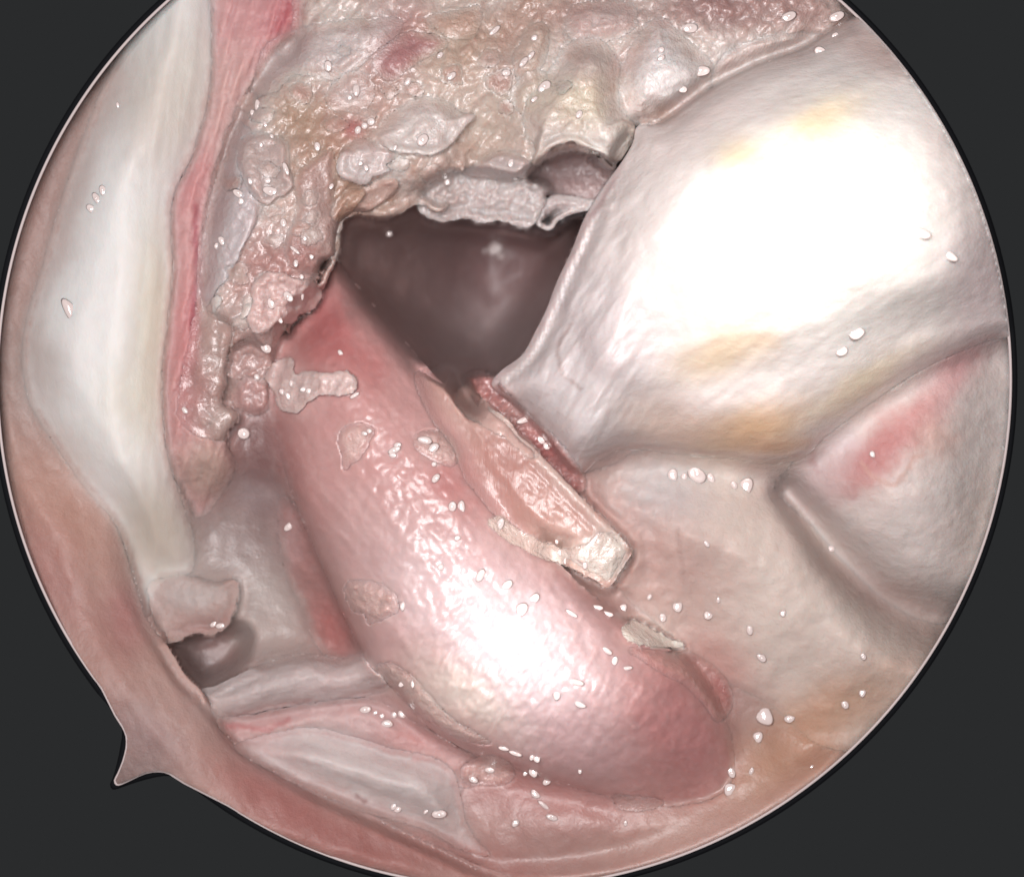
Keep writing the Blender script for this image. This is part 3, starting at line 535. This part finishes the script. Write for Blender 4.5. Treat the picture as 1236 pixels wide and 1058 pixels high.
    o = sheet('white_fold', [(282, 900), (330, 884), (380, 878), (430, 890), (470, 902), (520, 912), (546, 930), (556, 960), (566, 1000), (592, 1032), (560, 1026), (510, 1000), (440, 978), (380, 956), (320, 926)], lambda U, V, s: -.8 + .42 * soft(s, 46) + .05 * fbm(U, V, 40, 3, 97) + .025 * aniso(U, V, 20, 80, 14, 3, 98),
        pig((200, 188, 185), [(330, 905, 50, 16, 25, (198, 176, 174), .7), (540, 985, 34, 50, 20, (188, 172, 168), .7), (470, 985, 120, 10, 22, (190, 140, 136), .6)], [([(500, 915), (545, 922), (580, 930)], 4, (190, 140, 136), .6), ([(430, 958), (440, 965)], 3, (120, 70, 70), .7)], mot=.05, seed=39), M['fold'], so=1, skirt=.5, rag=(3, 30), bl=50, cb=44, grow=14)
    tag(o, 'lower broad whitish fold near the bottom rim', 'tissue fold', 'whitish folds at the lower left')

    # ------------------------------------------------------------------ the tendon
    TEND = [(388, 320), (404, 312), (420, 330), (470, 390), (540, 470), (600, 545), (640, 620), (672, 676), (716, 716), (752, 744), (790, 770), (826, 796), (850, 826), (872, 862), (884, 892), (886, 930), (872, 955), (842, 968), (790, 972), (720, 958), (650, 936), (590, 915), (545, 896), (505, 866), (476, 828), (450, 806), (430, 776), (408, 728), (384, 672), (362, 622), (344, 570), (332, 520), (322, 470), (330, 430), (350, 390), (376, 370)]
    TX = np.array([-40, 0, 60, 140, 260, 380, 520, 640, 760, 860]); TZ = np.array([-1.6, -.9, -.45, -.15, .05, .25, .42, .36, .05, -.15])
    def tend_z(U, V, s):
        t = (U - 400) * .6 + (V - 330) * .8
        z = np.interp(t, TX, TZ) - .1 * smooth(700, 840, t); 
        z = z - .75 + (1.0 - .5 * smooth(560, 800, t)) * dome(s, 115, .72) + .06 * fbm(U, V, 60, 4, 101)
        wr = aniso(U, V, -62, 22, 8, 2, 104) * .085 * smooth(330, 430, t) * smooth(120, 30, np.abs((U - 400) * .8 - (V - 330) * .6 + 90) - 40)
        st = aniso(U, V, 52, 130, 16, 3, 106) * .022
        return z + wr * .45 * np.exp(-((U - 600) / 170) ** 2 - ((V - 800) / 110) ** 2) + .045 * fbm(U, V, 15, 3, 108) * np.exp(-((U - 610) / 120) ** 2 - ((V - 800) / 90) ** 2) + st + .012 * fbm(U, V, 10, 2, 107)
    o = tendon = sheet('tendon', TEND, tend_z,
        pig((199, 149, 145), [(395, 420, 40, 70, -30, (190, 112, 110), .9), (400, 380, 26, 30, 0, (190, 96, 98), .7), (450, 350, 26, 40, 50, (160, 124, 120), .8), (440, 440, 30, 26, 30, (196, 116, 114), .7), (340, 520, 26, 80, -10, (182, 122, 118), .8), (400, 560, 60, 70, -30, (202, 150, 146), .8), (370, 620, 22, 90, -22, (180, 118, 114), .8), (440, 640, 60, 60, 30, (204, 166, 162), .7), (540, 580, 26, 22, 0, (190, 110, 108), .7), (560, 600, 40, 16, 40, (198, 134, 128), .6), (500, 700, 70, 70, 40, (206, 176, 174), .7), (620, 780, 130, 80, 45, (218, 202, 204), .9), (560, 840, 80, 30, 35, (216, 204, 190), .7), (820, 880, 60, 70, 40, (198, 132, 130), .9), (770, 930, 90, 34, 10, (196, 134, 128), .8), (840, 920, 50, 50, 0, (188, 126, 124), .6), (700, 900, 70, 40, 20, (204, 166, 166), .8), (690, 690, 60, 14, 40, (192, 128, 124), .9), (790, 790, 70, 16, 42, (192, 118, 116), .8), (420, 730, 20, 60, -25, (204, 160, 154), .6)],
            [([(470, 810), (520, 870), (600, 915), (680, 945)], 10, (190, 124, 120), .6), ([(440, 330), (500, 400), (560, 465)], 4, (206, 176, 164), .5)], warp=14, mot=.08, seed=41), M['tendon'], so=0.7, skirt=1.0, rag=(2, 30), bl=30, cb=10, grow=2, free=[(520, 446), (550, 482), (600, 545)], fw=16, hw=18.0)
    tag(o, 'thick pink tendon crossing the field from the hollow to the bottom', 'tendon')
    # pale encrustations on the tendon
    frond([(322, 450), (336, 436), (352, 432), (356, 452), (372, 448), (396, 452), (414, 448), (430, 458), (428, 472), (408, 476), (386, 476), (372, 484), (358, 496), (342, 494), (332, 478)], (216, 186, 180), tendon, .10, .04, name='crust', seed=101, free='all', rag=(4, 12), w=8, nz=.08)
    frond([(408, 530), (416, 516), (432, 510), (450, 518), (446, 532), (438, 548), (424, 560), (416, 566), (412, 548)], (206, 170, 162), tendon, .06, .02, name='crust', seed=102, rag=(2.5, 12))
    frond([(416, 708), (432, 700), (456, 704), (474, 716), (480, 734), (466, 744), (446, 752), (440, 742), (424, 734)], (206, 170, 162), tendon, .07, .03, name='crust', seed=103, rag=(4, 14), nz=.07)
    frond([(500, 530), (512, 520), (534, 522), (550, 534), (556, 552), (546, 562), (530, 558), (508, 546)], (206, 170, 162), tendon, .08, .03, name='crust', seed=104, cb=6, bl=6, rag=(2, 12), nz=.06)
    frond([(455, 808), (470, 800), (500, 818), (540, 862), (590, 895), (560, 892), (515, 868), (480, 836)], (206, 174, 164), tendon, .06, .04, name='fibre_edge', seed=105, rag=(2.5, 16), nz=.06)
    frond([(740, 960), (770, 962), (800, 966), (784, 976), (752, 976)], (204, 166, 160), tendon, .05, .02, name='crust', seed=106, rag=(2.5, 12))
    # pink flake over the tendon's upper end
    o = frond([(300, 384), (306, 366), (304, 348), (318, 332), (340, 330), (356, 338), (376, 338), (388, 352), (380, 370), (362, 378), (352, 390), (336, 386), (322, 398), (308, 402)], (214, 180, 174), None, .22, .05, name='pink_flake', seed=110, free='all', rag=(3, 12), w=12, nz=.12, skirt=.4)
    tag(o, 'pale pink crusted flake at the upper end of the tendon', 'tissue flake')
    # small ring-shaped bleb under the tendon
    o = frond([(556, 930), (572, 916), (594, 912), (614, 920), (620, 936), (606, 946), (580, 946), (562, 944)], (200, 160, 152), None, .05, .05, name='ring_bleb', seed=111, rag=(1.5, 14), w=10, nz=.03)
    tag(o, 'small round raised bleb below the tendon near the bottom rim', 'tissue bleb')
    # the cut fibre strip on the tendon's right side
    STRIP = [(500, 452), (540, 440), (556, 448), (575, 472), (592, 492), (612, 504), (626, 524), (646, 542), (700, 598), (742, 640), (758, 658), (762, 668), (752, 684), (736, 708), (722, 702), (700, 690), (672, 678), (640, 664), (610, 640), (588, 612), (560, 576), (546, 540), (520, 505)]
    def strip_z(U, V, s):
        t = (U - 540) * .7 + (V - 450) * .7
        z = np.interp(t, [-30, 60, 160, 230, 300, 330], [-.6, -.22, .06, .18, .16, .06])
        ed = np.exp(-(seg_dist(U, V, catmull([(556, 448), (612, 506), (700, 600), (756, 658)], 4, False), False) / 9) ** 2)
        return z + .10 * dome(s, 12) + .05 * ed + aniso(U, V, 46, 120, 8, 3, 121) * .018 + .03 * fbm(U, V, 24, 3, 122)
    o = sheet('cut_strip', STRIP, strip_z, pig((190, 142, 130), [(700, 670, 60, 26, 25, (212, 184, 170), .8), (735, 665, 26, 30, 0, (222, 212, 202), .7), (570, 500, 50, 30, 45, (204, 172, 162), .7), (600, 560, 50, 50, 0, (188, 136, 126), .8)], [([(560, 460), (612, 512), (700, 606), (750, 662)], 7, (206, 186, 176), .7)], mot=.05, seed=45), M['strip'], skirt=.3, rag=(1.6, 14), bl=40, cb=30, sm_=4, grow=0, free=[(600, 494), (700, 598), (758, 660), (736, 708), (690, 688)])
    tag(o, 'pale flat fibre strip cut square at its lower end on the tendon', 'fibre strip')
    frond([(560, 466), (580, 480), (604, 502), (622, 520), (648, 542), (640, 552), (612, 530), (586, 514), (562, 500), (548, 482)], (204, 166, 156), o, .05, .04, name='frayed_edge', seed=123, free='all', rag=(3, 12), mat='strip')
    frond([(590, 632), (602, 624), (620, 636), (650, 652), (690, 668), (704, 682), (660, 674), (620, 656)], (218, 190, 178), o, .06, .03, name='frayed_edge', seed=124, free='all', rag=(3, 12), mat='gloss')
    frond([(648, 664), (676, 662), (704, 660), (724, 644), (742, 642), (756, 658), (761, 668), (750, 686), (737, 705), (724, 700), (702, 690), (676, 678)], (222, 206, 194), o, .02, .02, name='cut_tip', seed=127, rag=(5, 14), mat='gloss', cb=14, bl=10, free=[(756, 658), (761, 668), (737, 705), (702, 690), (676, 678)])
    o = frond([(752, 758), (764, 750), (784, 758), (806, 770), (824, 778), (800, 780), (772, 776), (756, 770)], (236, 222, 208), None, .12, .03, name='pale_shred', seed=125, free='all', rag=(4, 12), mat='gloss', skirt=.2)
    tag(o, 'short pale shred lying beside the right edge of the tendon', 'tissue shred')
    o = frond([(760, 782), (800, 786), (838, 790), (862, 806), (880, 826), (884, 850), (868, 870), (850, 850), (826, 826), (790, 806)], (196, 142, 134), None, .10, .0, name='red_margin', seed=126, rag=(2, 18), w=16, edge=.0, spots=[(872, 830, 12, 30, -20, (170, 92, 88), .7)])
    tag(o, 'thin reddish membrane along the lower right edge of the tendon', 'tissue flap')

build(); soften(); build()

# ------------------------------------------------------------------ water droplets
def drop_mesh(seed):
    """a flat bead, or two or three run together, with an uneven outline"""
    q = random.Random(seed); R = 6; K = 20; lobes = [(q.uniform(0, 6.28), q.uniform(.02, .11), q.choice((2, 2, 3))) for _ in range(2)]
    bumps = [(q.uniform(-.45, .45), q.uniform(-.35, .35), q.uniform(.25, .4), q.uniform(.04, .12)) for _ in range(2)]
    def hgt(x, y, a): return .17 * (1 - a * a) + sum(h * math.exp(-((x - bx) ** 2 + (y - by) ** 2) / (w * w)) for bx, by, w, h in bumps) * (1 - a)
    vs = [(0, 0, hgt(0, 0, 0))]; fs = []
    for i in range(1, R + 1):
        for k in range(K):
            t = 2 * math.pi * k / K; a = i / R; r = a * (1 + sum(m * math.cos(n * t + p) for p, m, n in lobes) * a)
            x, y = r * math.cos(t), r * math.sin(t)
            vs.append((x, y, -0.08 if i == R else hgt(x, y, a)))
    for k in range(K): fs.append((0, 1 + k, 1 + (k + 1) % K))
    for i in range(R - 1):
        for k in range(K):
            a = 1 + i * K; fs.append((a + k, a + K + k, a + K + (k + 1) % K, a + (k + 1) % K))
    fs.append(tuple(1 + (R - 1) * K + k for k in range(K - 1, -1, -1)))
    me = bpy.data.meshes.new('droplet'); me.from_pydata(vs, [], fs); me.update()
    for p in me.polygons: p.use_smooth = len(p.vertices) < 9
    me.materials.append(M['water']); return me
DMS = [drop_mesh(i) for i in range(7)]
LAND = [(130, 290, 'the white ridge'), (270, 275, 'the bluish left flake of the lining'), (510, 155, 'the large torn pale flake'), (440, 195, 'the small pale flake'), (480, 55, 'the pink stain at the top'), (700, 140, 'the beige lump'), (795, 90, 'the white lump'), (590, 245, 'the hanging grey fringe'), (370, 155, 'the brown patch of lining'), (400, 60, 'the upper pale sheet'), (345, 362, 'the pink crusted flake'), (280, 505, 'the ragged flap tip'), (365, 466, 'the branching crust'), (525, 540, 'the oval crust'), (430, 540, 'the pointed crust'), (725, 680, 'the cut strip tip'), (620, 642, 'the frayed strip edge'), (785, 765, 'the pale shred'), (620, 775, 'the tendon glare'), (450, 725, 'the lower crust patch'), (875, 905, 'the tendon end'), (600, 300, 'the dark hollow'), (590, 930, 'the round bleb'), (450, 935, 'the lower white fold'), (480, 870, 'the pink web'), (850, 690, 'the lower mound'), (1000, 660, 'the fold line'), (980, 890, 'the orange patch'), (1030, 380, 'the white bulge'), (1075, 535, 'the red streak'), (250, 750, 'the torn ledge'), (360, 640, 'the dark red flank'), (650, 530, 'the reddish cleft'), (680, 1010, 'the bottom rim'), (930, 15, 'the top rim'), (365, 310, 'the reddish crook of lining'), (860, 570, 'the crevice under the bulge')]
ORD = ['first', 'second', 'third', 'fourth', 'fifth', 'sixth', 'seventh', 'eighth', 'ninth', 'tenth', 'eleventh', 'twelfth']
DROPS = []
def drops(lst, label, group):
    for it in lst:
        x, y, r = it[:3]; el = it[3] if len(it) > 3 else rg.uniform(.7, .95); ang = it[4] if len(it) > 4 else rg.uniform(30, 80)
        z = zat(x, y, 1) + .012
        o = bpy.data.objects.new('water_droplet', DMS[rg.randint(0, 6)]); COL.objects.link(o)
        z = z + .004 * r / 4; p = Vector(P(x, y, z)); o.location = p
        ax = (Vector((-0.8, 0.7, 14.8)) - p).normalized() * 0.85 + Vector((0, 0, 0.15))      # the cavity wall faces inward
        o.rotation_mode = 'QUATERNION'; o.rotation_quaternion = ax.to_track_quat('Z', 'Y') @ Quaternion((0, 0, 1), math.radians(ang))
        k = r / 100 * (CAMD - z) / CAMD * 0.84
        o.scale = (k, k * el, k * 0.7)
        tag(o, label, 'droplet', group)
        if group: DROPS.append((x, y, r, el, o))
def label_drops():
    """each droplet is named by its size, its shape and the nearest thing one can find"""
    fam = {}
    for x, y, r, el, o in DROPS:
        lx, ly, nm = min(LAND, key=lambda q: math.hypot(q[0] - x, q[1] - y)); dx, dy = x - lx, y - ly
        if math.hypot(dx, dy) < 18: w = 'on'
        elif abs(dy) >= abs(dx): w = 'below' if dy > 0 else 'above'
        else: w = 'right of' if dx > 0 else 'left of'
        size = 'tiny' if r <= 5 else 'small' if r <= 8 else 'large'; shape = 'elongated' if el < .55 else 'rounded'
        fam.setdefault((size, shape, w, nm), []).append((x, o))
    for (size, shape, w, nm), m in fam.items():
        m.sort(key=lambda q: q[0])
        for i, (x, o) in enumerate(m):
            o['label'] = '%s %s bright droplet %s %s' % (size, shape, w, nm) + ('' if len(m) == 1 else ', ' + ORD[i] + ' from the left')
drops([(117, 240, 9, .6, 60), (124, 230, 7), (110, 252, 7), (142, 127, 4)], 'tiny bright droplet on the upper part of the white ridge', 'droplets on the white ridge')
drops([(83, 373, 17, .45, 35)], 'long bright droplet smeared on the middle of the white ridge', None)
drops([(311, 128, 9, .5, 65), (305, 137, 5), (396, 80, 7), (383, 177, 6), (345, 204, 9, .5, 70), (288, 234, 9, .6, 90), (291, 243, 5), (327, 231, 11, .7, 120), (323, 218, 5), (302, 219, 5), (268, 291, 7), (262, 297, 5), (342, 269, 6), (356, 302, 8, .4, 90), (357, 318, 5), (368, 288, 4), (376, 310, 4), (364, 334, 4), (430, 109, 9, .6, 60), (422, 118, 4), (432, 157, 6), (440, 152, 5), (448, 147, 6), (492, 99, 7, .6, 50), (510, 169, 9), (477, 178, 4), (435, 197, 4), (442, 203, 4), (400, 225, 4), (531, 67, 6, .6), (545, 92, 7), (597, 37, 9, .5, 45), (632, 75, 9, .5, 55), (640, 68, 8, .5, 60), (611, 88, 6), (657, 105, 10, .8), (645, 120, 5), (699, 138, 6), (645, 46, 5), (617, 197, 6), (540, 220, 5), (320, 150, 4), (328, 165, 4), (315, 175, 4), (470, 282, 5)],
      'tiny bright droplet clinging to the shaggy lining', 'droplets on the shaggy lining')
drops([(833, 34, 10), (846, 86, 12, .7, 40), (798, 60, 5), (798, 70, 5), (824, 108, 6), (1010, 20, 10), (1008, 43, 5), (990, 62, 8), (952, 20, 10)], 'tiny bright droplet near the top rim above the white bulge', 'droplets near the top rim')
drops([(598, 299, 11, 1)], 'round bright droplet shining inside the dark hollow', None)
drops([(604, 309, 5), (585, 303, 3)], 'very small droplet beside the round one in the dark hollow', 'small droplets in the dark hollow')
drops([(348, 358, 8), (328, 366, 8), (365, 357, 7, .3, 30), (338, 386, 5), (321, 420, 9), (310, 455, 5), (223, 495, 5), (294, 523, 9, .9), (348, 478, 6), (341, 473, 5), (352, 463, 5), (366, 470, 5), (373, 472, 5), (258, 753, 5), (266, 755, 6), (349, 635, 8, .7, 90)], 'tiny bright droplet on torn tissue left of the tendon', 'droplets left of the tendon')
drops([(411, 426, 5), (428, 477, 7, .5, 110), (440, 523, 4), (446, 520, 4), (476, 543, 9, .6, 60), (480, 537, 5), (474, 549, 5), (513, 531, 11, .5, 10), (523, 541, 10, .6, 60), (526, 577, 8, .6, 60), (524, 560, 4), (546, 611, 7), (557, 611, 9, .6, 90), (552, 649, 5), (532, 684, 5), (486, 731, 7, .6, 90), (580, 694, 9), (604, 632, 9, .6, 40), (672, 653, 4), (676, 666, 5), (684, 676, 6), (706, 682, 5), (720, 733, 9, .5, 140), (733, 741, 9, .5, 140), (752, 734, 7), (733, 785, 8, .5, 120), (742, 797, 6), (757, 806, 8, .4, 150), (700, 850, 9, .5, 140), (672, 838, 8), (696, 823, 10, .5, 140), (690, 740, 9, .4, 120), (612, 706, 9), (630, 735, 10), (645, 722, 8)], 'tiny bright droplet on the pink tendon', 'droplets on the tendon')
drops([(632, 507, 10, .5, 135), (653, 531, 6), (660, 538, 6)], 'tiny bright droplet in the reddish cleft beside the cut strip', 'droplets in the reddish cleft')
drops([(812, 573, 9), (826, 575, 5), (841, 573, 13, .9), (858, 577, 7), (886, 585, 6), (901, 586, 12, .8, 20)], 'bright droplet in the row beneath the white bulge', 'droplets in a row beneath the white bulge')
drops([(1003, 662, 5), (1033, 402, 12), (1016, 424, 8), (1147, 309, 12, .5, 45), (1112, 282, 13, .6, 55), (1053, 548, 5)], 'tiny bright droplet on the pale right side', 'droplets on the right side')
drops([(784, 720, 4), (800, 745, 6), (818, 732, 8), (855, 742, 7), (905, 760, 7), (919, 793, 8), (867, 724, 4), (853, 656, 5), (953, 867, 8, .7, 160), (915, 889, 8), (883, 932, 7), (907, 930, 5), (1020, 850, 6), (1041, 836, 6), (1042, 792, 5), (945, 740, 5), (980, 926, 4)], 'tiny bright droplet on the beige mound at lower right', 'droplets on the lower mound')
drops([(923, 864, 14, .85, 70)], 'largest bright droplet at the right end of the tendon', None)
drops([(881, 952, 10, .8, 10)], 'round bright droplet just below the right end of the tendon', None)
drops([(441, 856, 8), (453, 860, 4), (467, 873, 9, .6, 10), (461, 864, 4), (476, 862, 5), (485, 862, 7, .6, 150), (485, 825, 5), (498, 825, 6, .5, 100), (608, 903, 8, .4, 155), (622, 909, 9, .4, 150), (648, 915, 6), (642, 913, 5), (644, 931, 8), (634, 933, 4), (660, 943, 6), (591, 929, 7, .6, 0), (571, 940, 8, .6, 150), (646, 958, 8, .6, 130), (656, 971, 9, .4, 130), (666, 986, 8, .6, 150), (622, 993, 6), (475, 973, 5), (480, 976, 6), (530, 982, 10, .7, 0), (514, 979, 4), (755, 993, 4), (700, 930, 4)], 'tiny bright droplet on the folds below the tendon', 'droplets below the tendon')
label_drops()
